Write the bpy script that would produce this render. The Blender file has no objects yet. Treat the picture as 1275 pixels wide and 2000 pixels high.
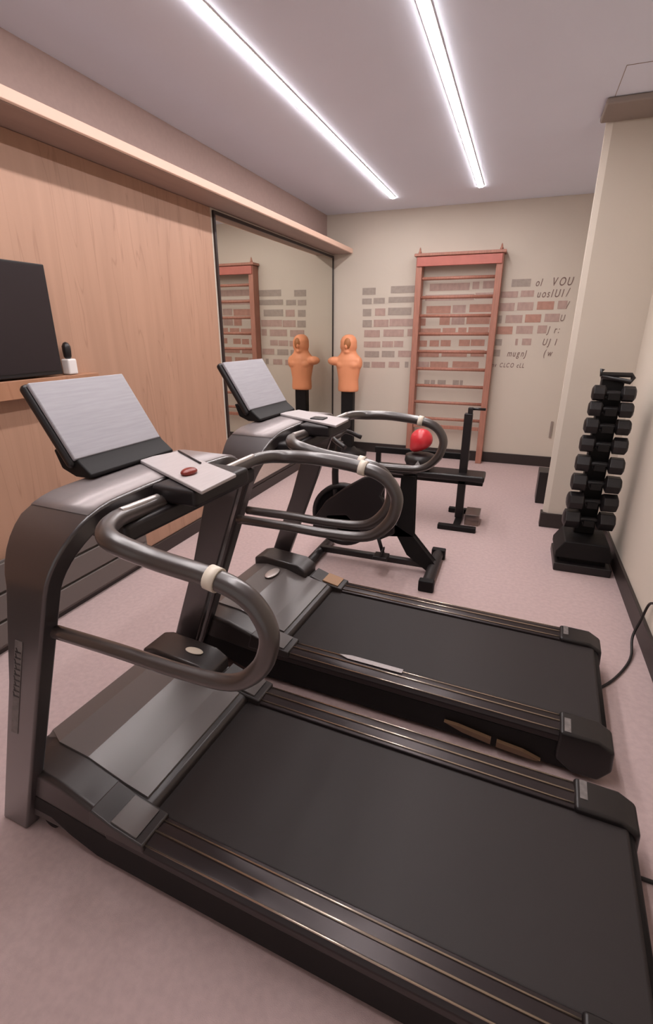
import bpy, bmesh, math, random
from mathutils import Vector, Matrix
random.seed(4)
scene = bpy.context.scene
COL = scene.collection
R = math.radians

# ------------------------------------------------------------------ camera
CAM_H = 1.45
cam_d = bpy.data.cameras.new('camera')
cam = bpy.data.objects.new('camera', cam_d); COL.objects.link(cam)
cam.location = (0, 0, CAM_H)
cam.rotation_euler = (R(90 - 20.4), 0, R(20.8))
cam_d.sensor_fit = 'HORIZONTAL'
cam_d.sensor_width = 36.0
cam_d.lens = 958.0 / 1275.0 * 36.0
cam_d.clip_start = 0.02
scene.camera = cam

# ------------------------------------------------------------------ world, exposure
scene.view_settings.view_transform = 'Standard'
scene.view_settings.look = 'None'
scene.view_settings.exposure = 0.47
scene.view_settings.gamma = 1.0
scene.view_settings.use_curve_mapping = False
w = bpy.data.worlds.new('world'); scene.world = w; w.use_nodes = True
w.node_tree.nodes['Background'].inputs[0].default_value = (1.0, 0.90, 0.87, 1)
w.node_tree.nodes['Background'].inputs[1].default_value = 0.4

STRIP_EMIT = 45.0       # ceiling LED lines
COVE_EMIT = 0.16        # warm LED edge of the shelf

# ------------------------------------------------------------------ materials
def s2l(c):
    return tuple(((v/255.)/12.92 if v/255. <= .04045 else ((v/255.+.055)/1.055)**2.4) for v in c) + (1,)

def mat(name, rgb, rough=.5, metal=0., noise=0., nscale=8., nstretch=(1,1,1), bump=0., bscale=200., coat=0., emit=None, estr=0., spec=.5, rgb2=None):
    m = bpy.data.materials.new(name); m.use_nodes = True
    nt = m.node_tree; b = nt.nodes['Principled BSDF']
    b.inputs['Base Color'].default_value = s2l(rgb)
    b.inputs['Roughness'].default_value = rough
    b.inputs['Metallic'].default_value = metal
    b.inputs['Coat Weight'].default_value = coat
    b.inputs['Coat Roughness'].default_value = .25
    b.inputs['Specular IOR Level'].default_value = spec
    tc = nt.nodes.new('ShaderNodeTexCoord')
    if noise > 0:
        mp = nt.nodes.new('ShaderNodeMapping'); mp.inputs['Scale'].default_value = nstretch
        n = nt.nodes.new('ShaderNodeTexNoise'); n.inputs['Scale'].default_value = nscale; n.inputs['Detail'].default_value = 5
        r = nt.nodes.new('ShaderNodeValToRGB')
        c = s2l(rgb); c2 = s2l(rgb2) if rgb2 else tuple(v*(1-noise) for v in c[:3])+(1,)
        r.color_ramp.elements[0].color = c2; r.color_ramp.elements[0].position = .35
        r.color_ramp.elements[1].color = c; r.color_ramp.elements[1].position = .65
        nt.links.new(tc.outputs['Object'], mp.inputs[0]); nt.links.new(mp.outputs[0], n.inputs['Vector'])
        nt.links.new(n.outputs[0], r.inputs[0]); nt.links.new(r.outputs[0], b.inputs['Base Color'])
    if bump > 0:
        n2 = nt.nodes.new('ShaderNodeTexNoise'); n2.inputs['Scale'].default_value = bscale
        bp = nt.nodes.new('ShaderNodeBump'); bp.inputs['Strength'].default_value = bump; bp.inputs['Distance'].default_value = .002
        nt.links.new(tc.outputs['Object'], n2.inputs['Vector']); nt.links.new(n2.outputs[0], bp.inputs['Height'])
        nt.links.new(bp.outputs[0], b.inputs['Normal'])
    if emit:
        b.inputs['Emission Color'].default_value = s2l(emit); b.inputs['Emission Strength'].default_value = estr
    return m

M = {}
M['floor'] = mat('carpet', (196,174,172), .85, noise=.10, nscale=45, bump=.5, bscale=420, spec=.2)
M['ceil'] = mat('ceiling_paint', (232,238,252), .9, noise=.01, nscale=3, spec=.2)
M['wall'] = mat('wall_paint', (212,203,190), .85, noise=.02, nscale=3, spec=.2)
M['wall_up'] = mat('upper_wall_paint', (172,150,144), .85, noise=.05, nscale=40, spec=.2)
M['wall_grey'] = mat('grey_paint', (150,138,130), .8)
M['base'] = mat('baseboard_dark', (48,40,38), .45)
M['shelf'] = mat('shelf_laminate', (166,144,134), .6, noise=.08, nscale=14, nstretch=(1,.15,1))
M['cove'] = mat('warm_led', (178,148,132), .5, emit=(255,205,180), estr=COVE_EMIT)
M['led'] = mat('white_led', (255,250,245), .5, emit=(255,247,246), estr=STRIP_EMIT)
M['led_housing'] = mat('led_housing', (225,215,210), .5)
M['glass_mirror'] = mat('mirror_glass', (222,220,212), .015, metal=1.)
M['frame_dark'] = mat('dark_frame', (40,30,30), .4)
M['tv'] = mat('tv_black', (40,33,36), .3, spec=.4)
M['tv_bezel'] = mat('tv_bezel', (28,24,26), .4)
M['white'] = mat('white_plastic', (225,220,218), .4)
M['black'] = mat('black_plastic', (26,22,23), .38)
M['black_matte'] = mat('black_matte', (14,11,12), .6, spec=.3)
M['rubber'] = mat('belt_rubber', (42,37,37), .55, bump=.15, bscale=500, spec=.35)
M['hood'] = mat('hood_plastic', (44,38,37), .36, coat=.3)
M['hood_panel'] = mat('hood_panel_plastic', (98,92,90), .35, coat=.4)
M['mast'] = mat('satin_graphite', (42,36,37), .38, metal=.0, coat=1.)
M['mast'].node_tree.nodes['Principled BSDF'].inputs['Coat IOR'].default_value = 1.7
M['mast_in'] = mat('mast_inner_black', (24,18,20), .45)
M['rail_tube'] = mat('satin_tube', (56,48,45), .40, coat=1.)
M['rail_tube'].node_tree.nodes['Principled BSDF'].inputs['Coat IOR'].default_value = 1.55
M['lit_top'] = mat('lit_top_grey', (150,142,142), .40, metal=.35, noise=.05, nscale=60)  # lighter grey stands in for ceiling light on the arch top
M['rail'] = mat('side_rail_metal', (52,45,46), .3, metal=.5)
M['ridge'] = mat('rail_ridge_metal', (190,176,160), .25, metal=.9)
M['silver'] = mat('silver_trim', (205,198,195), .3, metal=.6)
M['cream'] = mat('cream_band', (226,216,200), .45)
M['plate'] = mat('console_grey', (184,177,177), .45, noise=.08, nscale=30, nstretch=(6,.6,6), metal=.1)
M['screen'] = mat('screen_reflection_grey', (158,156,162), .5, noise=.10, nscale=22, nstretch=(8,.5,8))  # grey and streaks put the reflected ceiling into the colour
M['red'] = mat('red_rubber', (205,45,55), .35, coat=.4)
M['darkred'] = mat('dark_red_plastic', (120,35,25), .3)
M['tan'] = mat('tan_strip', (176,138,104), .5)
M['tan_dull'] = mat('dull_tan_label', (112,86,64), .5)
M['sticker'] = mat('grey_sticker', (120,114,112), .5, noise=.3, nscale=60)
M['bars_wood'] = mat('reddish_wood', (178,124,106), .5, noise=.2, nscale=12, nstretch=(6,6,.6))
M['bars_red'] = mat('red_top_rail_wood', (190,112,100), .5, noise=.12, nscale=12)
M['skin'] = mat('dummy_vinyl', (236,158,116), .5)
M['face'] = mat('dummy_face_brown', (170,110,66), .5)
M['iron'] = mat('dumbbell_iron', (24,21,23), .45, noise=.3, nscale=60, bump=.3, bscale=80)
M['greylogo'] = mat('grey_mark', (150,150,150), .5)
M['brick_a'] = mat('decal_rose', (188,162,152), .7, noise=.14, nscale=30, nstretch=(1,1,.5))
M['brick_b'] = mat('decal_taupe', (172,160,150), .7, noise=.12, nscale=30)
M['brick_c'] = mat('decal_brick', (190,146,130), .7, noise=.14, nscale=25)
M['letter'] = mat('decal_letter', (134,112,104), .7)
M['cab'] = mat('cabinet_grey', (104,96,92), .45)
M['cable'] = mat('cable_black', (28,24,24), .5)
M['clear'] = mat('smoked_plastic', (150,135,130), .2)
M['clear'].node_tree.nodes['Principled BSDF'].inputs['Transmission Weight'].default_value = .8

def wood_mat(name, a, b_, c):
    m = bpy.data.materials.new(name); m.use_nodes = True
    nt = m.node_tree; b = nt.nodes['Principled BSDF']; b.inputs['Roughness'].default_value = .5
    tc = nt.nodes.new('ShaderNodeTexCoord')
    mp = nt.nodes.new('ShaderNodeMapping'); mp.inputs['Scale'].default_value = (1, 5.5, .35)
    n = nt.nodes.new('ShaderNodeTexNoise'); n.inputs['Scale'].default_value = 2.2; n.inputs['Detail'].default_value = 6; n.inputs['Distortion'].default_value = .6
    r = nt.nodes.new('ShaderNodeValToRGB'); e = r.color_ramp.elements
    e[0].position = .3; e[0].color = s2l(a); e[1].position = .7; e[1].color = s2l(b_)
    mp2 = nt.nodes.new('ShaderNodeMapping'); mp2.inputs['Scale'].default_value = (1, 3.2, .22)
    wv = nt.nodes.new('ShaderNodeTexNoise'); wv.inputs['Scale'].default_value = 3.0; wv.inputs['Detail'].default_value = 2; wv.inputs['Distortion'].default_value = 1.0
    r2 = nt.nodes.new('ShaderNodeValToRGB'); r2.color_ramp.elements[0].position = .485; r2.color_ramp.elements[0].color = (0,0,0,1)
    r2.color_ramp.elements[1].position = .515; r2.color_ramp.elements[1].color = (0,0,0,1)
    k = r2.color_ramp.elements.new(.5); k.color = (.45,.45,.45,1)
    mx = nt.nodes.new('ShaderNodeMix'); mx.data_type = 'RGBA'
    nt.links.new(tc.outputs['Object'], mp.inputs[0]); nt.links.new(mp.outputs[0], n.inputs['Vector']); nt.links.new(n.outputs[0], r.inputs[0])
    nt.links.new(tc.outputs['Object'], mp2.inputs[0]); nt.links.new(mp2.outputs[0], wv.inputs['Vector']); nt.links.new(wv.outputs[0], r2.inputs[0])
    nt.links.new(r2.outputs[0], mx.inputs[0]); nt.links.new(r.outputs[0], mx.inputs[6]); mx.inputs[7].default_value = s2l(c)
    nt.links.new(mx.outputs[2], b.inputs['Base Color'])
    return m
M['wood'] = wood_mat('maple_veneer', (168,131,109), (179,141,118), (142,104,84))
M['wood_low'] = wood_mat('maple_ledge', (160,116,88), (172,126,98), (146,100,76))

# ------------------------------------------------------------------ mesh helpers
def B(): return bmesh.new()

def box(bm, lo, hi, m=None):
    vs = []
    for x in (lo[0], hi[0]):
        for y in (lo[1], hi[1]):
            for z in (lo[2], hi[2]):
                v = Vector((x, y, z)); vs.append(bm.verts.new(m @ v if m else v))
    for f in ((0,1,3,2),(4,6,7,5),(0,4,5,1),(2,3,7,6),(0,2,6,4),(1,5,7,3)):
        bm.faces.new([vs[i] for i in f])
    return bm

def prism(bm, pts, axis, a, b):
    """polygon pts (2-D) extruded along axis from a to b. axis 'y': pts=(x,z); 'x': pts=(y,z); 'z': pts=(x,y)"""
    def P(p, t):
        if axis == 'y': return (p[0], t, p[1])
        if axis == 'x': return (t, p[0], p[1])
        return (p[0], p[1], t)
    A = [bm.verts.new(P(p, a)) for p in pts]; C_ = [bm.verts.new(P(p, b)) for p in pts]
    n = len(pts)
    bm.faces.new(A); bm.faces.new(C_[::-1])
    for i in range(n): bm.faces.new((A[i], C_[i], C_[(i+1) % n], A[(i+1) % n]))
    return bm

def crom(pts, n=8):
    pts = [Vector(p) for p in pts]; out = []
    ext = [pts[0]*2-pts[1]] + pts + [pts[-1]*2-pts[-2]]
    for i in range(1, len(ext)-2):
        p0, p1, p2, p3 = ext[i-1:i+3]
        for k in range(n):
            t = k/n
            out.append(.5*((2*p1)+(-p0+p2)*t+(2*p0-5*p1+4*p2-p3)*t*t+(-p0+3*p1-3*p2+p3)*t**3))
    out.append(pts[-1]); return out

def tube(bm, pts, r, seg=14, smooth=0, flat=1.0, closed=False):
    P = crom(pts, smooth) if smooth else [Vector(p) for p in pts]
    n = len(P); rr = r if isinstance(r, (list, tuple)) else None
    up = Vector((0, 0, 1)); rings = []; prev = None
    for i, p in enumerate(P):
        t = ((P[min(i+1, n-1)] - P[max(i-1, 0)])).normalized()
        if prev is None:
            a = up.cross(t)
            if a.length < .05: a = Vector((0, 1, 0)).cross(t)
        else:
            a = prev - t*prev.dot(t)
        a.normalize(); b = t.cross(a); prev = a
        if rr:
            q = i/(n-1)*(len(rr)-1); j = min(int(q), len(rr)-2); rad = rr[j]+(rr[j+1]-rr[j])*(q-j)
        else: rad = r
        rings.append([bm.verts.new(p + a*math.cos(2*math.pi*k/seg)*rad + b*math.sin(2*math.pi*k/seg)*rad*flat) for k in range(seg)])
    for i in range(n-1):
        for k in range(seg):
            f = bm.faces.new((rings[i][k], rings[i][(k+1) % seg], rings[i+1][(k+1) % seg], rings[i+1][k])); f.smooth = True
    bm.faces.new(rings[0][::-1]); bm.faces.new(rings[-1])
    return bm

def lathe(bm, prof, c, axis='z', seg=32):
    """prof = (radius, t) along axis through c"""
    rings = []
    for (r, t) in prof:
        ring = []
        for k in range(seg):
            a = 2*math.pi*k/seg; u, v = max(r, 1e-4)*math.cos(a), max(r, 1e-4)*math.sin(a)
            p = {'z': (u, v, t), 'x': (t, u, v), 'y': (v, t, u)}[axis]
            ring.append(bm.verts.new(Vector(c)+Vector(p)))
        rings.append(ring)
    for i in range(len(rings)-1):
        for k in range(seg):
            f = bm.faces.new((rings[i][k], rings[i][(k+1) % seg], rings[i+1][(k+1) % seg], rings[i+1][k])); f.smooth = True
    bm.faces.new(rings[0][::-1]); bm.faces.new(rings[-1])
    return bm

def ellipsoid(bm, c, r, seg=20):
    g = bmesh.ops.create_uvsphere(bm, u_segments=seg, v_segments=seg//2, radius=1)
    for v in g['verts']: v.co = Vector((v.co.x*r[0]+c[0], v.co.y*r[1]+c[1], v.co.z*r[2]+c[2]))
    for f in bm.faces: f.smooth = True
    return bm

def mk(name, bm, m, parent=None, bevel=0., origin=None, seg=2, smooth=False):
    """link bm as ONE mesh; with origin, vertices are given in world space and the origin set there"""
    bmesh.ops.recalc_face_normals(bm, faces=bm.faces)
    if origin is not None: bmesh.ops.translate(bm, vec=-Vector(origin), verts=bm.verts)
    me = bpy.data.meshes.new(name); bm.to_mesh(me); bm.free()
    me.materials.append(M[m] if isinstance(m, str) else m)
    o = bpy.data.objects.new(name, me); COL.objects.link(o)
    if parent is not None: o.parent = parent
    elif origin is not None: o.location = origin
    if smooth:
        for p in me.polygons: p.use_smooth = True
    if bevel:
        b = o.modifiers.new('bevel', 'BEVEL'); b.width = bevel; b.segments = seg; b.limit_method = 'ANGLE'; b.angle_limit = R(35)
        for p in me.polygons: p.use_smooth = True
        b.harden_normals = True
    return o

def tag(o, label, cat, group=None):
    o['label'] = label; o['category'] = cat
    if group: o['group'] = group
    return o

def thing(name, loc, label, cat, group=None, rz=0.):
    o = bpy.data.objects.new(name, None); COL.objects.link(o); o.empty_display_size = .1
    o.location = loc; o.rotation_euler = (0, 0, rz)
    return tag(o, label, cat, group)

def struct(name, bm, m, bevel=0.):
    o = mk(name, bm, m, bevel=bevel); o['kind'] = 'structure'; return o

def rel(root, pts):
    return [(Vector(p)-root.location)[:] for p in pts]

# ------------------------------------------------------------------ room
YF, YB, XL, XR, ZC = 5.9, -1.6, -2.16, 0.73, 2.65
XU = -2.235
struct('floor', box(B(), (XU-.1, YB-.1, -.1), (XR+.1, YF+.1, 0)), 'floor')
struct('ceiling', box(B(), (XU-.1, YB-.1, ZC), (XR+.1, YF+.1, ZC+.1)), 'ceil')
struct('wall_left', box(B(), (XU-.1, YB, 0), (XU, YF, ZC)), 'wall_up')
struct('wall_far', box(B(), (XU-.1, YF, 0), (XR+.1, YF+.1, ZC)), 'wall')
struct('wall_right', box(B(), (XR, YB, 0), (XR+.1, YF, ZC)), 'wall')
struct('wall_back', box(B(), (XU-.1, YB-.1, 2.3), (XR+.1, YB, ZC)), 'wall')  # only the top built; unseen opening below added to let world light in
# wooden lining of the left wall, upper field and lower field
struct('wall_left_wood', box(B(), (XU, YB, .09), (XL, 3.40, 2.25)), 'wood', .003)
struct('wall_left_backing', box(B(), (XU, 3.40, 0), (XL, YF, 2.25)), 'wall')
# pier on the right with a chamfered corner
CX, CY = .305, 3.95
struct('wall_pier', prism(B(), [(CX+.035,CY),(XR,CY),(XR,CY+.07),(CX,CY+.07),(CX,CY+.02)], 'z', 0, ZC), 'wall')
struct('baseboard_far', box(B(), (XL, YF-.018, 0), (XR, YF, .115)), 'base', .003)
struct('baseboard_left', box(B(), (XL, YB, 0), (XL+.018, YF-.018, .09)), 'base', .003)
struct('baseboard_right', box(B(), (XR-.018, YB, 0), (XR, CY-.018, .115)), 'base', .003)
struct('baseboard_pier', prism(B(), [(CX-.016,CY-.018),(XR,CY-.018),(XR,CY),(CX+.035,CY),(CX,CY+.02),(CX,CY+.07),(CX-.016,CY+.07)], 'z', 0, .115), 'base', .003)
struct('trim_1', box(B(), (CX-.04, 3.66, ZC-.035), (XR, CY, ZC)), 'wall_grey', .01)
bm = B()
for lo, hi in (((.30,3.30,ZC-.002),(.303,3.66,ZC+.001)), ((.30,3.30,ZC-.002),(XR,3.303,ZC+.001))): box(bm, lo, hi)
struct('trim_2', bm, 'wall_grey')

# ------------------------------------------------------------------ lights
for i, (x, y1, lab) in enumerate(((-1.355, 5.40, 'long white LED light line in ceiling, the left one, nearer the wooden wall'),
                                  (-.528, 5.28, 'long white LED light line in ceiling, the right one, nearer the pier'))):
    t = thing('ceiling_light', (x, 1.9, ZC), lab, 'ceiling light', 'LED light lines in the ceiling')
    y0 = 0.1 - 1.9; y1 -= 1.9; hw = .022
    pts = [(hw*math.cos(a), y1-hw+hw*math.sin(a)) for a in [math.pi*k/8 for k in range(9)]] + [(-hw, y0), (hw, y0)]
    mk('diffuser', prism(B(), pts, 'z', -.009, .004), 'led', t)
    hw2 = .027
    bm = B()
    box(bm, (-hw2, y0, -.005), (-hw-.001, y1-.02, .002)); box(bm, (hw+.001, y0, -.005), (hw2, y1-.02, .002))
    mk('housing', bm, 'led_housing', t)

# warm lit shelf running below the ceiling on the left
t = thing('wall_shelf', (XU, 2, 2.25), 'long grey brown shelf above the mirror with a warm glowing front edge', 'shelf')
x1 = -1.917 - XU
bm = prism(B(), [(0, YB-2), (x1-.02, YB-2), (x1-.02, YF-2-.001), (0, YF-2-.001)], 'z', 0.001, .052)
mk('shelf_board', bm, 'shelf', t, .004)
mk('led_strip', box(B(), (x1-.02, YB-2, .004), (x1, YF-2-.02, .050)), 'cove', t, .004)

# ------------------------------------------------------------------ mirror, wooden wall things
t = thing('wall_mirror', (XL, 4.65, 0), 'tall frameless looking mirror with thin dark frame beside wooden wall', 'mirror')
y0, y1, z0, z1 = 3.415-4.65, 5.885-4.65, .10, 2.235
mk('mirror_glass', box(B(), (.001, y0+.02, z0+.02), (.010, y1-.02, z1-.02)), 'glass_mirror', t)
bm = B(); fw = .022
box(bm, (.001, y0, z0), (.016, y0+fw, z1)); box(bm, (.001, y1-fw, z0), (.016, y1, z1))
box(bm, (.001, y0+fw, z1-fw), (.016, y1-fw, z1)); box(bm, (.001, y0+fw, z0), (.016, y1-fw, z0+fw))
mk('frame', bm, 'frame_dark', t)

t = thing('television', (XL, 1.45, 1.245), 'black flat television standing against the wooden wall', 'television')
mk('housing', box(B(), (.030, -.47, .0), (.058, .43, .485)), 'tv_bezel', t, .004)
mk('screen', box(B(), (.0582, -.455, .018), (.0605, .418, .474)), 'tv', t)
mk('base', box(B(), (.005, -.30, -.006), (.03, .30, .2)), 'black', t, .003)
tag(mk('wall_ledge', box(B(), (XL+.001, .4, 1.155), (XL+.066, 2.1, 1.236)), 'wood_low', bevel=.003, origin=(XL, 1.2, 1.155)),
    'light wooden ledge under the television', 'ledge')
t = thing('soap_dispenser', (XL, 1.945, 1.238), 'small white dispenser bottle with black pump head beside television', 'dispenser')
mk('bottle', box(B(), (.012, -.026, .0), (.062, .028, .075)), 'white', t, .008, seg=3)
bm = lathe(B(), [(.012,.075),(.018,.085),(.020,.11),(.020,.135),(.012,.15),(.001,.155)], (.036,0,0))
mk('pump_head', bm, 'black', t)

t = thing('low_cabinet', (XL, 1.3, 0), 'low dark grey cabinet along the wooden wall with long drawer grooves', 'cabinet')
mk('body', box(B(), (.02, -1.6, .03), (.03, 1.02, .45)), 'cab', t, .003)
for k, (a, b) in enumerate(((.05,.16),(.175,.295),(.31,.44))):
    mk('drawer_front', box(B(), (.032, -1.58, a), (.046, 1.0, b)), 'cab', t, .004)

# ------------------------------------------------------------------ lettering decal on the far wall
# 2-D positions on the wall, metres
def wx(px):    # horizontal position on the wall for a spot on the painted row
    X = px - 637.5
    fy, fx = math.cos(R(20.8)), -math.sin(R(20.8))
    # solve on the horizontal slice (row near eye height)
    k = X/958.0
    cz = .14
    c, s = math.cos(R(20.4)), math.sin(R(20.4))
    # depth along view for height z~1.5 : d = (x*fx + y*fy)*c - (z-h)*s
    # lateral = x*cos + y*sin
    y = YF
    A = math.cos(R(20.8)) - k*fx*c
    Bc = k*(y*fy*c - .05*s) - y*math.sin(R(20.8))
    return Bc/A
rows = [
 (1.885,.072,[(45,115,'b'),(195,340,'b'),(400,610,'a'),(625,660,'a'),(680,760,'a'),(830,930,'b')],[(955,'ol',.09),(1040,'VOU',.10)]),
 (1.780,.060,[(45,95,'b'),(105,165,'b'),(185,340,'b'),(380,640,'a'),(645,750,'a'),(780,870,'a'),(885,955,'a')],[(970,'uosIUI',.095),(1125,'/',.1)]),
 (1.660,.078,[(50,95,'b'),(115,170,'a'),(185,310,'b'),(390,520,'c'),(530,600,'a'),(620,740,'c'),(780,860,'a'),(875,960,'a'),(980,1070,'c'),(1090,1140,'a')],[(1135,'/',.09)]),
 (1.540,.078,[(50,100,'b'),(110,190,'a'),(195,330,'a'),(345,390,'c'),(465,520,'c'),(530,600,'a'),(610,735,'c'),(780,800,'b'),(820,910,'a'),(925,1010,'c'),(1030,1110,'a')],[(1112,'U',.08)]),
 (1.430,.078,[(60,145,'a'),(165,275,'a'),(295,330,'a'),(360,475,'c'),(485,555,'c'),(570,615,'c'),(625,735,'c'),(780,865,'c'),(885,975,'a'),(1000,1050,'a')],[(1055,'J r:',.085)]),
 (1.310,.066,[(60,150,'a'),(160,220,'a'),(225,275,'a'),(350,405,'c'),(420,470,'c'),(480,535,'c'),(580,640,'c'),(645,720,'c'),(780,815,'b'),(888,902,'a'),(925,975,'a')],[(1035,'UJ I',.085)]),
 (1.200,.070,[(65,145,'b'),(160,230,'b'),(250,330,'a'),(350,475,'c'),(490,630,'c'),(650,725,'c'),(765,812,'b')],[(850,'mugnJ',.085),(1050,'(w',.085)]),
 (1.080,.066,[(60,95,'b'),(105,180,'a'),(200,260,'a'),(290,310,'b'),(360,425,'a'),(430,530,'c'),(555,700,'c')],[(760,'anv CLCO cLL',.06)]),
 (.880,.060,[(405,435,'b'),(440,465,'b'),(480,525,'b'),(565,600,'b'),(605,622,'b')],[]),
]
deco = thing('wall_lettering', (-.7, YF, 1.07), 'faded rose and taupe lettering in rows across the far wall', 'wall lettering')
def text_mesh(s, size):
    cu = bpy.data.curves.new('t', 'FONT'); cu.body = s; cu.size = size; cu.extrude = .0008; cu.shear = .25; cu.offset = .0006
    ob = bpy.data.objects.new('t', cu); COL.objects.link(ob)
    dg = bpy.context.evaluated_depsgraph_get()
    me = bpy.data.meshes.new_from_object(ob.evaluated_get(dg))
    bpy.data.objects.remove(ob); bpy.data.curves.remove(cu)
    return me
for (z, h, blocks, texts) in rows:
    for (a, b, key) in blocks:
        xa, xb = wx(690+a*.3608)+.7, wx(690+b*.3608)+.7
        dz = .03*(xa+xb)/2/1.2
        mk('brick_block', box(B(), (xa, -.0025, z-1.07-h/2+dz), (xb, -.0005, z-1.07+h/2+dz)), 'brick_'+key, deco)
    for (px, s, size) in texts:
        adv = 0.
        x = wx(690+px*.3608)
        for ch in s:
            if ch == ' ': adv += size*.38; continue
            me = text_mesh(ch, size*1.1)
            wd = max(v.co.x for v in me.vertices)
            me.transform(Matrix.Translation((x+.7+adv, -.002, z-1.07-size*.42+.03*(x+.7)/1.2)) @ Matrix.Rotation(R(90), 4, 'X') @ Matrix.Scale(.68, 4, (1,0,0)))
            me.materials.clear(); me.materials.append(M['letter'])
            o = bpy.data.objects.new('letter', me); COL.objects.link(o); o.parent = deco
            adv += wd*.68 + size*.07

# ------------------------------------------------------------------ wall bars
t = thing('wall_bars', (-.73, 5.81, 0), 'reddish wooden wall bars, a tall ladder fixed to the far wall', 'wall bars')
for (xa, xb) in ((-.44,-.375), (.375,.44)):
    mk('upright', box(B(), (xa, -.05, 0), (xb, .085, 2.17)), 'bars_wood', t, .006)
mk('top_rail', box(B(), (-.43, -.065, 2.075), (.43, -.035, 2.165)), 'bars_red', t, .005)
mk('top_board', box(B(), (-.46, -.07, 2.171), (.46, .085, 2.20)), 'bars_wood', t, .006)
for sx in (-.41, .41):
    mk('finial', lathe(B(), [(.014,2.20),(.018,2.212),(.012,2.225),(.007,2.25),(.001,2.262)], (sx,-.02,0), seg=14), 'bars_wood', t)
for k in range(9):
    z = .48+.185*k
    mk('rung', tube(B(), [(-.38,-.01,z),(.38,-.01,z)], .017, 12), 'bars_wood', t)
mk('lower_board', box(B(), (-.37, -.03, .37), (.37, .0, .41)), 'bars_wood', t, .004)

# ------------------------------------------------------------------ boxing dummy
DX, DY = -1.855, 5.60
t = thing('boxing_dummy', (DX, DY, 0), 'orange skinned boxing dummy torso on a black post in the corner', 'boxing dummy')
bm = B()
secs = [(.77,.118,.085,0),(.80,.125,.09,0),(.90,.118,.092,0),(1.0,.135,.10,0),(1.08,.155,.105,0),(1.13,.15,.10,0),(1.165,.125,.09,0),(1.19,.10,.08,0),(1.22,.085,.078,-.004),(1.27,.095,.095,-.008),(1.33,.094,.094,-.008),(1.37,.075,.08,-.004),(1.395,.04,.05,0),(1.40,.005,.005,0)]
rings = []
for (z, a, b, dy) in secs:
    rings.append([bm.verts.new((a*math.cos(2*math.pi*k/24), dy+b*math.sin(2*math.pi*k/24), z)) for k in range(24)])
for i in range(len(rings)-1):
    for k in range(24): bm.faces.new((rings[i][k], rings[i][(k+1)%24], rings[i+1][(k+1)%24], rings[i+1][k]))
bm.faces.new(rings[0][::-1]); bm.faces.new(rings[-1])
ellipsoid(bm, (-.16,-.03,1.11), (.085,.06,.05))            # upper arm stump
ellipsoid(bm, (.13,-.01,1.09), (.035,.06,.07))
ellipsoid(bm, (-.055,-.062,1.07), (.07,.04,.05)); ellipsoid(bm, (.055,-.062,1.07), (.07,.04,.05))  # chest
ellipsoid(bm, (0,-.105,1.27), (.014,.022,.026))            # nose
ellipsoid(bm, (-.088,-.01,1.27), (.012,.022,.032)); ellipsoid(bm, (.088,-.01,1.27), (.012,.022,.032))  # ears
ellipsoid(bm, (0,-.06,1.215), (.04,.04,.03))               # chin
torso = mk('torso', bm, 'skin', t, smooth=True)
rm = torso.modifiers.new('remesh', 'REMESH'); rm.mode = 'VOXEL'; rm.voxel_size = .008; rm.use_smooth_shade = True
sm = torso.modifiers.new('smooth', 'SMOOTH'); sm.iterations = 4
bm = B(); ellipsoid(bm, (.008,-.058,1.30), (.052,.056,.072))
mk('face_marking', bm, 'face', t)
bm = B(); box(bm, (-.072,-.05,.06), (.072,.05,.775)); mk('post', bm, 'black_matte', t, .012, seg=3)
mk('base', lathe(B(), [(.20,.0),(.235,.02),(.235,.05),(.12,.085),(.08,.12)], (0,0,0)), 'black', t)

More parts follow.
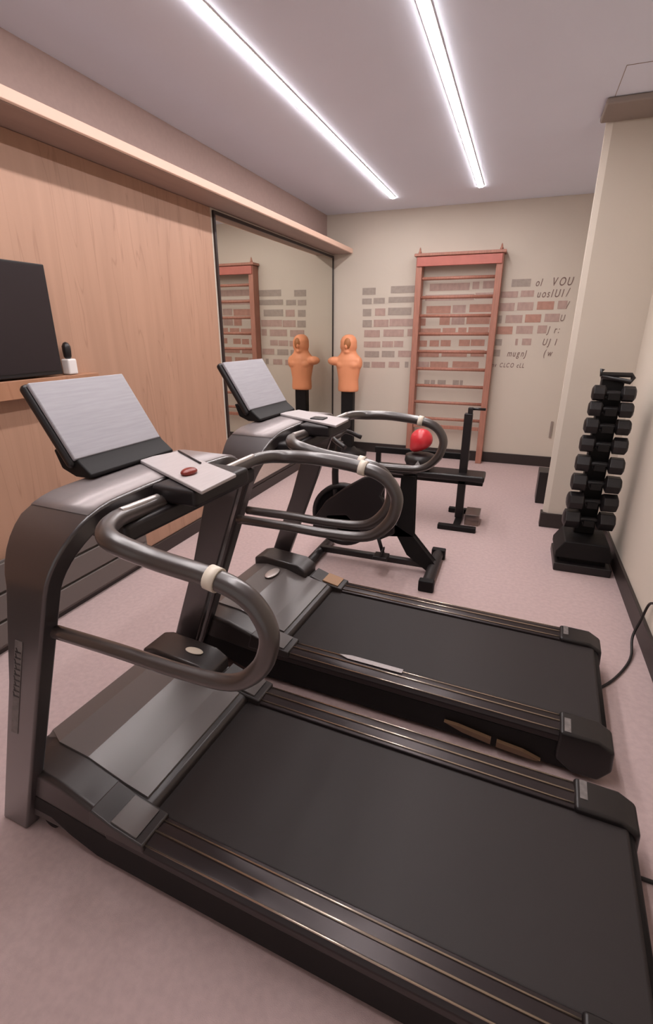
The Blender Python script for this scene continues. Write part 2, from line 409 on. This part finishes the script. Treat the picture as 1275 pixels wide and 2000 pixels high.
# ------------------------------------------------------------------ treadmills
def make_treadmill(loc, rz, label, first):
    t = thing('treadmill', loc, label, 'treadmill', 'black treadmills side by side', rz)
    HM, W = .39, .108
    lean = lambda z: .02 + .375*z
    wid = lambda z: W + .085*max(0., min(1., (z-.80)/.25))**1.5
    # arch: two leaning uprights and the curved top, one strap
    th = .042; zt = 1.085; r = .185
    path = [(-HM, 0.0), (-HM, .3), (-HM, .6), (-HM, zt-r)]
    for k in range(1, 11):
        a = math.pi/2*k/10
        path.append((-HM+r-r*math.cos(a), zt-r+r*math.sin(a)))
    path += [(-.12, zt+.004), (0, zt+.006)]
    path += [(-y, z) for (y, z) in path[-2::-1]]
    bm = B(); rings = []
    for i, (y, z) in enumerate(path):
        p0 = path[max(i-1,0)]; p1 = path[min(i+1,len(path)-1)]
        ty, tz = p1[0]-p0[0], p1[1]-p0[1]; L = math.hypot(ty, tz); ny, nz = tz/L, -ty/L   # inward normal
        x = lean(z)
        yi, zi = y+ny*th, z+nz*th
        Wz = wid(z); ring = [(x-Wz, y, z), (x, y, z), (x+.006, yi, zi), (x-Wz+.006, yi, zi)]
        rings.append([bm.verts.new(p) for p in ring])
    for i in range(len(rings)-1):
        for k in range(4): bm.faces.new((rings[i][k], rings[i][(k+1)%4], rings[i+1][(k+1)%4], rings[i+1][k]))
    bm.faces.new(rings[0]); bm.faces.new(rings[-1][::-1])
    mk('arch_frame', bm, 'mast', t, .007, seg=3)
    bm = B(); cr = []  # added thin strip, paints overhead light onto the arch top
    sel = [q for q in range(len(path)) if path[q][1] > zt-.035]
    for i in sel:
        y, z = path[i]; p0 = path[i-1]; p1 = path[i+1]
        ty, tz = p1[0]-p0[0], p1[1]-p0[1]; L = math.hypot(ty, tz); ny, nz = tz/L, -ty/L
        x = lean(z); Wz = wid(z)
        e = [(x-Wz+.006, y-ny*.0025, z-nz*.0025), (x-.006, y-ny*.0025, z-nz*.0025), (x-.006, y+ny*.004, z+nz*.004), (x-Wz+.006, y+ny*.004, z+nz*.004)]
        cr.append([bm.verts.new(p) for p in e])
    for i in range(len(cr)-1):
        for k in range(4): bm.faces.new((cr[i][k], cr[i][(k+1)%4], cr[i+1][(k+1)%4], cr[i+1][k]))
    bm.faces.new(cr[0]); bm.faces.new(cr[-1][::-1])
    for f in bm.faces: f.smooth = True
    mk('arch_lit_top', bm, 'lit_top', t)
    # dark inner fairing behind the arch top
    bm = B()
    box(bm, (.30,-.27,1.0), (.50,.27,1.046)); box(bm, (.438,-.12,1.046), (.575,.12,1.093)); mk('console_body', bm, 'mast_in', t, .012)
    # reading plate
    bm = B()
    prism(bm, [(.262,.028),(.612,-.142),(.604,.012),(.300,.155)], 'z', 1.094, 1.104)
    pl = mk('reading_plate', bm, 'plate', t, .003)
    if first:
        bm = B(); ellipsoid(bm, (.495,-.038,1.11), (.018,.026,.010)); k = mk('stop_button', bm, 'darkred', t); k['label'] = 'dark red oval stop button'
        mk('pen_groove', tube(B(), [(.31,.145,1.107),(.46,.055,1.107)], .0028, 8), 'frame_dark', t)
    else:
        bm = B(); box(bm, (.46,-.06,1.104), (.52,-.01,1.110)); mk('stop_button', bm, 'black', t, .003)
    # handrail tubes carry a silver strip as painted highlight near the console
    # tilted screen with black back shell
    tilt = Matrix.Translation((.17,0,1.235)) @ Matrix.Rotation(R(-33), 4, 'Y')
    bm = box(B(), (-.006,-.155,-.115), (.006,.155,.105), tilt); mk('screen', bm, 'screen', t, .004)
    bm = box(B(), (-.034,-.162,-.125), (-.007,.162,.112), tilt); mk('screen_shell', bm, 'black', t, .012, seg=3)
    bm = B()
    prism(bm, [(.155,1.16),(.175,1.11),(.22,1.093),(.275,1.094),(.28,1.104),(.262,1.118),(.24,1.135),(.225,1.155)], 'y', -.15, .16)
    mk('neck', bm, 'black_matte', t, .010, seg=3)
    # handrails
    for s in (-1, 1):
        y = s*(HM-.025)
        ux, uz = (.022, .026) if s > 0 else (0, 0)
        P = [(.46, s*.06, 1.045), (.475, s*.20, 1.058), (.50, s*.30, 1.068), (.555, y, 1.064)] + [(x+ux, y, z+uz) for (x, z) in
             ((.66,1.042),(.80,1.029),(.867,1.008),(.902,.97),(.911,.925),(.887,.86),(.82,.806),(.69,.793),(.525,.793),(.334,.789))]
        hr = mk('handrail', tube(B(), P, [.019,.019,.020,.022,.021,.020,.020,.020,.019,.019,.017,.016,.016,.016], 16, smooth=6), 'rail_tube', t)
        rg = mk('grip_ring', tube(B(), [(.790+ux, y, 1.031+uz), (.812+ux, y, 1.027+uz)], .0235, 20), 'cream', t); rg['label'] = 'cream band round the grip'
        mk('tube_highlight', tube(B(), [(.468, s*.13, 1.066), (.480, s*.20, 1.0735), (.492, s*.27, 1.080)], .0085, 10, smooth=4), 'silver', t)  # silver strip paints the bright highlight along the tube
    if first:
        bm = box(B(), (.002-.06, -HM-.0015, .0), (.028-.06, -HM+.001, .33)); 
        for v in bm.verts: v.co.z += .42; v.co.x += lean(v.co.z)-.028
        sk = mk('sticker', bm, 'sticker', t); sk['label'] = 'grey sticker strip'
        bm = B()
        for i in range(9):
            zz = .56+.019*i; x = lean(zz)-.086
            box(bm, (x+.004, -HM-.0022, zz), (x+.024, -HM-.0012, zz+.004)); box(bm, (x+.006+.002*(i%3), -HM-.0022, zz), (x+.009+.002*(i%3), -HM-.0012, zz+.015))
        mk('sticker_print', bm, 'black', sk)
    # deck ---------------------------------------------------------
    D = .345; BH = .245; DC = -.03; x1 = 1.70
    before = set(c.name for c in bpy.data.objects)
    prof = [(-.06,.04),(-.07,.12),(-.05,.19),(.0,.235),(.08,.255),(.20,.245),(.34,.205),(.45,.182),(.45,.05)]
    bm = prism(B(), prof, 'y', -D+.006, D-.006); mk('motor_hood', bm, 'hood', t, .018, seg=4)
    bm = B()
    pp = [(.005,.248),(.08,.2610),(.20,.2515),(.34,.2115),(.42,.196)]
    n = len(pp); 
    for (ya, yb, sh) in ((-BH+.01, BH-.01, 0),):
        top = []
        for (x, z) in pp:
            top.append([bm.verts.new((x, ya+(.035 if x<.02 else 0), z)), bm.verts.new((x, yb-(.035 if x<.02 else 0), z)), bm.verts.new((x, ya, z-.02)), bm.verts.new((x, yb, z-.02))])
        for i in range(n-1):
            a, b = top[i], top[i+1]
            for q in ((0,1),(2,3),(0,2),(1,3)): bm.faces.new((a[q[0]], a[q[1]], b[q[1]], b[q[0]]))
        for e in (top[0], top[-1]): bm.faces.new((e[0], e[1], e[3], e[2]))
    mk('hood_panel', bm, 'hood_panel', t)
    bm = box(B(), (.34, -BH-.004, .10), (x1-.02, BH+.004, .160)); mk('running_belt', bm, 'rubber', t, .012, seg=4)
    bm = box(B(), (.42, -D+.03, .045), (x1-.04, D-.03, .095)); mk('deck_frame', bm, 'black_matte', t, .004)
    for s in (-1, 1):
        bm = B()
        ya, yb = s*BH, s*D
        P = [(ya,.10),(ya,.168),(s*(D-.05),.176),(s*(D-.012),.170),(yb,.155),(yb,.130),(s*(D-.02),.125)]
        prism(bm, P, 'x', .36, x1-.10)
        rl = mk('side_rail', bm, 'rail', t, .004)
        bm = B()
        for q in ((D-.086,.1715,.0028),(D-.050,.1768,.0032),(D-.010,.1712,.0026)):
            tube(bm, [(.46, s*q[0], q[1]), (x1-.16, s*q[0], q[1])], q[2], 8)
        mk('rail_ridge', bm, 'ridge', rl)
        mk('side_skirt', prism(B(), [(-.03,.085),(-.03,.16),(.36,.128),(x1-.02,.128),(x1-.02,.02),(.30,.02),(.20,.05),(.13,.085)], 'y', s*(D-.03), s*(D-.004)), 'black_matte', t, .004)
        # rear end cap
        bm = B()
        prism(bm, [(x1-.16,.06),(x1-.16,.180),(x1-.04,.178),(x1+.01,.150),(x1+.015,.07),(x1-.02,.018),(x1-.10,.018)], 'y', s*(BH-.006), s*(D+.008))
        cp = mk('end_cap', bm, 'black', t, .012, seg=3)
        mk('cap_mark', box(B(), (x1-.145, s*(D-.035)-.034, .1795), (x1-.125, s*(D-.035)+.034, .1812)), 'sticker', cp)
        # rail head next to the hood
        bm = B(); prism(bm, [(.30,.15),(.32,.222),(.40,.196),(.50,.181),(.50,.15)], 'y', s*(BH-.005), s*(D+.002)); mk('rail_head', bm, 'hood' if s < 0 else 'hood', t, .006)
        rh = B(); prism(rh, [(.385,.201),(.39,.206),(.475,.190),(.472,.185)], 'y', s*(BH+.006), s*(D-.006)); mk('rail_pad', rh, 'hood_panel' if (first or s < 0) else 'tan', t)
        # feet
        mk('foot', lathe(B(), [(.022,0),(.026,.006),(.026,.022),(.012,.026),(.012,.05)], (x1-.30, s*(D-.05), 0)), 'black_matte', t)
        mk('front_wheel', lathe(B(), [(.008,-.02),(.030,-.018),(.034,-.008),(.034,.008),(.030,.018),(.008,.02)], (.09, s*(D-.04), .0345), 'y'), 'black_matte', t)
    bm = B(); prism(bm, [(.0,.20),(.0,.285),(.05,.30),(.26,.285),(.31,.255),(.31,.20)], 'y', .205, .335); mk('mast_cover', bm, 'hood', t, .010)
    mk('rear_roller', tube(B(), [(x1-.035,-BH,.118),(x1-.035,BH,.118)], .036, 20), 'black_matte', t)
    if not first:
        bm = B(); prism(bm, [(.70,-.262),(.74,-.276),(.97,-.276),(.97,-.252),(.75,-.251)], 'z', .1765, .1785); k = mk('rail_label', bm, 'plate', t); k['label'] = 'pale pointed label on the near rail'
        bm = B(); prism(bm, [(1.16,.078),(1.21,.078),(1.33,.062),(1.33,.040),(1.23,.055)], 'y', -D-.012, -D+.004)
        prism(bm, [(1.35,.036),(1.35,.060),(1.44,.052),(1.50,.034),(1.48,.028)], 'y', -D-.012, -D+.004); mk('skirt_label', bm, 'tan_dull', t)
        bm = B(); ellipsoid(bm, (.16,.12,.262), (.03,.06,.006)); mk('hood_badge', bm, 'silver', t)
    else:
        bm = B(); ellipsoid(bm, (.20,.27,.292), (.04,.018,.005)); mk('hood_badge', bm, 'cream', t)
    for c in t.children:
        if c.name not in before: c.location.y += DC
    return t

make_treadmill((-1.25, 1.07, 0), R(-3), 'large black treadmill in front, nearest the camera, with red stop button', True)
make_treadmill((-1.24, 1.955, 0), R(-3.2), 'black treadmill behind the front one, with pale pointed label on its rail', False)

# ------------------------------------------------------------------ exercise bike
t = thing('exercise_bike', (-.72, 2.84, 0), 'black exercise bike on the floor behind the second treadmill', 'exercise bike')
mk('rear_stabilizer', tube(B(), [(.36,-.23,.035),(.362,-.1,.045),(.362,.1,.045),(.36,.23,.035)], .034, 14, smooth=4), 'rubber', t)
for s in (-1, 1):
    mk('end_cap', box(B(), (.315,s*.235-.025,.0), (.405,s*.235+.025,.072)), 'black_matte', t, .008)
mk('front_stabilizer', tube(B(), [(-.40,-.22,.035),(-.40,.22,.035)], .032, 14), 'black', t)
mk('base_bar', box(B(), (-.40,-.02,.035), (.34,.02,.075)), 'black', t, .006)
bm = B()
prism(bm, [(.33,.03),(.37,.07),(.22,.24),(.21,.62),(.14,.62),(.13,.30),(-.02,.27),(-.10,.20),(-.22,.18),(-.30,.24),(-.36,.30),(-.30,.40),(-.08,.42),(.02,.34),(.12,.26),(.20,.12)], 'y', -.03, .03)
mk('frame', bm, 'black_matte', t, .008)
mk('flywheel', lathe(B(), [(.02,-.03),(.06,-.03),(.06,-.012),(.18,-.012),(.18,-.022),(.21,-.022),(.21,.022),(.18,.022),(.18,.012),(.06,.012),(.06,.03),(.02,.03)], (-.24,0,.32), 'y', 40), 'iron', t)
bm = B(); prism(bm, [(-.44,.20),(-.42,.30),(-.34,.42),(-.22,.52),(-.10,.60),(.0,.64),(.06,.60),(.02,.50),(.10,.38),(.12,.26),(.02,.20),(-.10,.24),(-.20,.34),(-.33,.32),(-.38,.20)], 'y', -.07, -.035)
mk('shroud', bm, 'mast_in', t, .012)
mk('fork', tube(B(), [(-.28,0,.34),(-.30,0,.60),(-.27,0,.80)], .022, 12, smooth=4), 'black', t)
mk('handlebar', tube(B(), [(-.18,-.16,.80),(-.27,-.12,.84),(-.28,0,.83),(-.27,.12,.84),(-.18,.16,.80)], .014, 12, smooth=6), 'black', t)
bm = B(); ellipsoid(bm, (.12,0,.66), (.12,.07,.028)); mk('saddle', bm, 'black', t)
for s, a in ((-1, -70), (1, 110)):
    cx, cz = .0, .26
    ex, ez = cx+.16*math.cos(R(a)), cz+.16*math.sin(R(a))*.9
    mk('crank', tube(B(), [(cx, s*.06, cz), (ex, s*.085, ez)], .012, 10), 'iron', t)
    pd = mk('pedal', box(B(), (ex-.045, s*.09-(.08 if s<0 else 0), ez-.012), (ex+.045, s*.09+(.08 if s>0 else 0), ez+.012)), 'black', t, .004)
    mk('toe_strap', tube(B(), [(ex, s*.10-(.0), ez), (ex+.01, s*.10, ez+.05), (ex+.01, s*.16, ez+.05), (ex, s*.165, ez)], .005, 8, smooth=4), 'iron', pd)

# ------------------------------------------------------------------ weight bench
t = thing('weight_bench', (-.32, 3.85, 0), 'black weight bench with tall upright in front of the wall bars', 'weight bench')
mk('upright', box(B(), (-.028,-.03,.03), (.032,.03,.86)), 'mast_in', t, .005)
mk('upright_cap', box(B(), (-.005,-.022,.86), (.03,.022,.905)), 'mast_in', t, .004)
mk('handle', tube(B(), [(.01,0,.895),(.12,0,.895)], .010, 10), 'black', t)
mk('front_foot', box(B(), (-.13,-.25,.0), (.155,-.20,.04)), 'black_matte', t, .005)
mk('rear_foot', box(B(), (-.10,.16,.0), (.13,.21,.04)), 'black_matte', t, .005)
mk('foot_beam', box(B(), (-.02,-.20,.005), (.03,.16,.035)), 'black_matte', t, .003)
mk('seat_pad', box(B(), (-.70,-.11,.355), (.17,.09,.405)), 'black', t, .014, seg=3)
mk('rail', box(B(), (-.70,-.03,.31), (.16,.03,.354)), 'black_matte', t, .004)
bm = B(); box(bm, (-.66,-.02,.0), (-.62,.02,.31)); box(bm, (-.665,-.16,0), (-.615,.16,.035)); mk('leg', bm, 'black_matte', t, .004)
mk('upper_beam', box(B(), (-.75,.12,.47), (-.029,.16,.52)), 'black_matte', t, .005)
mk('beam_post', box(B(), (-.74,.122,.0), (-.70,.158,.469)), 'black_matte', t, .003)
mk('beam_bracket', box(B(), (-.028,.031,.47), (.03,.16,.52)), 'black_matte', t, .003)
t = thing('round_weight', (-.655, 3.82, .405), 'round black weight with grey triangle mark under the red ball on the bench', 'weight')
mk('body', lathe(B(), [(.06,0),(.10,.02),(.122,.07),(.115,.115),(.07,.126),(.04,.130)], (0,0,0)), 'black', t)
bm = B(); prism(bm, [(-.03,.04),(.035,.045),(.005,.095)], 'y', -.128, -.105); mk('mark', bm, 'greylogo', t)
bm = B(); ellipsoid(bm, (0,0,.10), (.088,.088,.088), 28)
for v in bm.verts:
    if v.co.z < .09:
        k = (.09-v.co.z)/.08; v.co.x -= .055*k*k; v.co.z -= .012*k
tag(mk('punching_ball', bm, 'red', origin=(0,0,0)), 'small red pear shaped ball on top of the round black weight', 'ball').location = (-.655, 3.82, .54)
# clear block on the floor by the bench foot
tag(mk('storage_box', box(B(), (-.05,-.09,0), (.06,.10,.09)), 'clear', bevel=.004, origin=(0,0,0)), 'small see-through box on the floor at the bench foot', 'box').location = (-.215, 3.845, .001)

# ------------------------------------------------------------------ dumbbell tower
RX, RY = .52, 3.33
t = thing('dumbbell_rack', (RX, RY, 0), 'tall narrow black dumbbell tower in front of the pier', 'rack')
mk('base_plate', box(B(), (-.165,-.17,0), (.165,.17,.055)), 'black', t, .008)
mk('base_block', prism(B(), [(-.165,.085),(-.165,.125),(-.12,.20),(.13,.20),(.155,.125),(.155,.085)], 'y', -.15, .14), 'black_matte', t, .008)
mk('base_spacer', box(B(), (-.13,-.12,.055), (.13,.12,.085)), 'black_matte', t)
mk('post', box(B(), (-.060,.035,.20), (.060,.10,1.18)), 'black_matte', t, .006)
bm = B(); tube(bm, [(-.07,.02,1.235),(-.075,.02,1.205),(.085,.02,1.205),(.095,.02,1.19),(.085,.02,1.165),(-.07,.02,1.195)], .014, 10); 
tube(bm, [(0,.06,1.16),(0,.02,1.20)], .014, 10)
mk('top_handle', bm, 'black', t)
tz = [1.105,1.015,.915,.805,.685,.565,.445,.325]
for i, z in enumerate(tz):
    r = .045+.0022*i
    bm = B(); box(bm, (-.030,-.075,z-.034), (.030,.034,z-.021)); box(bm, (-.030,-.09,z-.034), (.030,-.075,z+.005)); mk('cradle', bm, 'black_matte', t, .003)
    names = ['topmost','second from top','third from top','fourth from top','fourth from bottom','third from bottom','second from bottom','lowest']
    d = thing('dumbbell', (RX, RY-.045, z), 'black dumbbell on the tower rack, %s of the eight' % names[i], 'dumbbell', 'dumbbells on the tower rack', R(random.uniform(-6, 6)))
    L = .110+.005*i
    mk('grip', tube(B(), [(-L*.5,0,0),(-L*.25,0,0),(0,0,0),(L*.25,0,0),(L*.5,0,0)], [.014,.016,.018,.016,.014], 12), 'iron', d)
    for s in (-1, 1):
        bm = B(); hl = [(s*L*.34), s*L*1.02]
        prof = [(r*.55, min(hl)), (r, min(hl)+.010), (r, max(hl)-.010), (r*.6, max(hl))] if s > 0 else [(r*.6, min(hl)), (r, min(hl)+.010), (r, max(hl)-.010), (r*.55, max(hl))]
        lathe(bm, prof, (0,0,0), 'x', 6 if i % 3 else 8)
        for f in bm.faces: f.smooth = False
        mk('weight_head', bm, 'iron', d, .003)

# black box peeking out behind the pier
tag(mk('floor_speaker', box(B(), (-.09,-.10,0), (.09,.10,.285)), 'black', bevel=.006, origin=(0,0,0)), 'small black box on the floor half hidden behind the pier', 'box').location = (.36, 4.62, 0)
# switch plate low on the far wall
tag(mk('wall_outlet', box(B(), (-.012,-.012,-.09), (.012,0,.09)), 'wall_grey', bevel=.002, origin=(0,0,0)), 'thin grey plate on far wall beside the pier', 'wall plate').location = (.40, YF-.001, .42)

# ------------------------------------------------------------------ cables
bm = tube(B(), [(.43,1.93,.07),(.46,1.98,.012),(.54,2.08,.007),(.61,2.20,.007),(.655,2.31,.012),(.672,2.42,.05),(.698,2.45,.14),(.712,2.44,.23),(.722,2.36,.27)], .006, 8, smooth=6)
tag(mk('power_cord', bm, 'cable', origin=(.6,2.2,0)), 'black power cord from second treadmill rising up the right wall', 'power cord')
bm = tube(B(), [(.42,1.19,.006),(.5,1.185,.006),(.6,1.18,.006),(.7,1.16,.006)], .006, 8, smooth=4)
tag(mk('power_cord', bm, 'cable', origin=(.55,1.18,0)), 'black cord lying straight across floor behind the front treadmill', 'power cord')
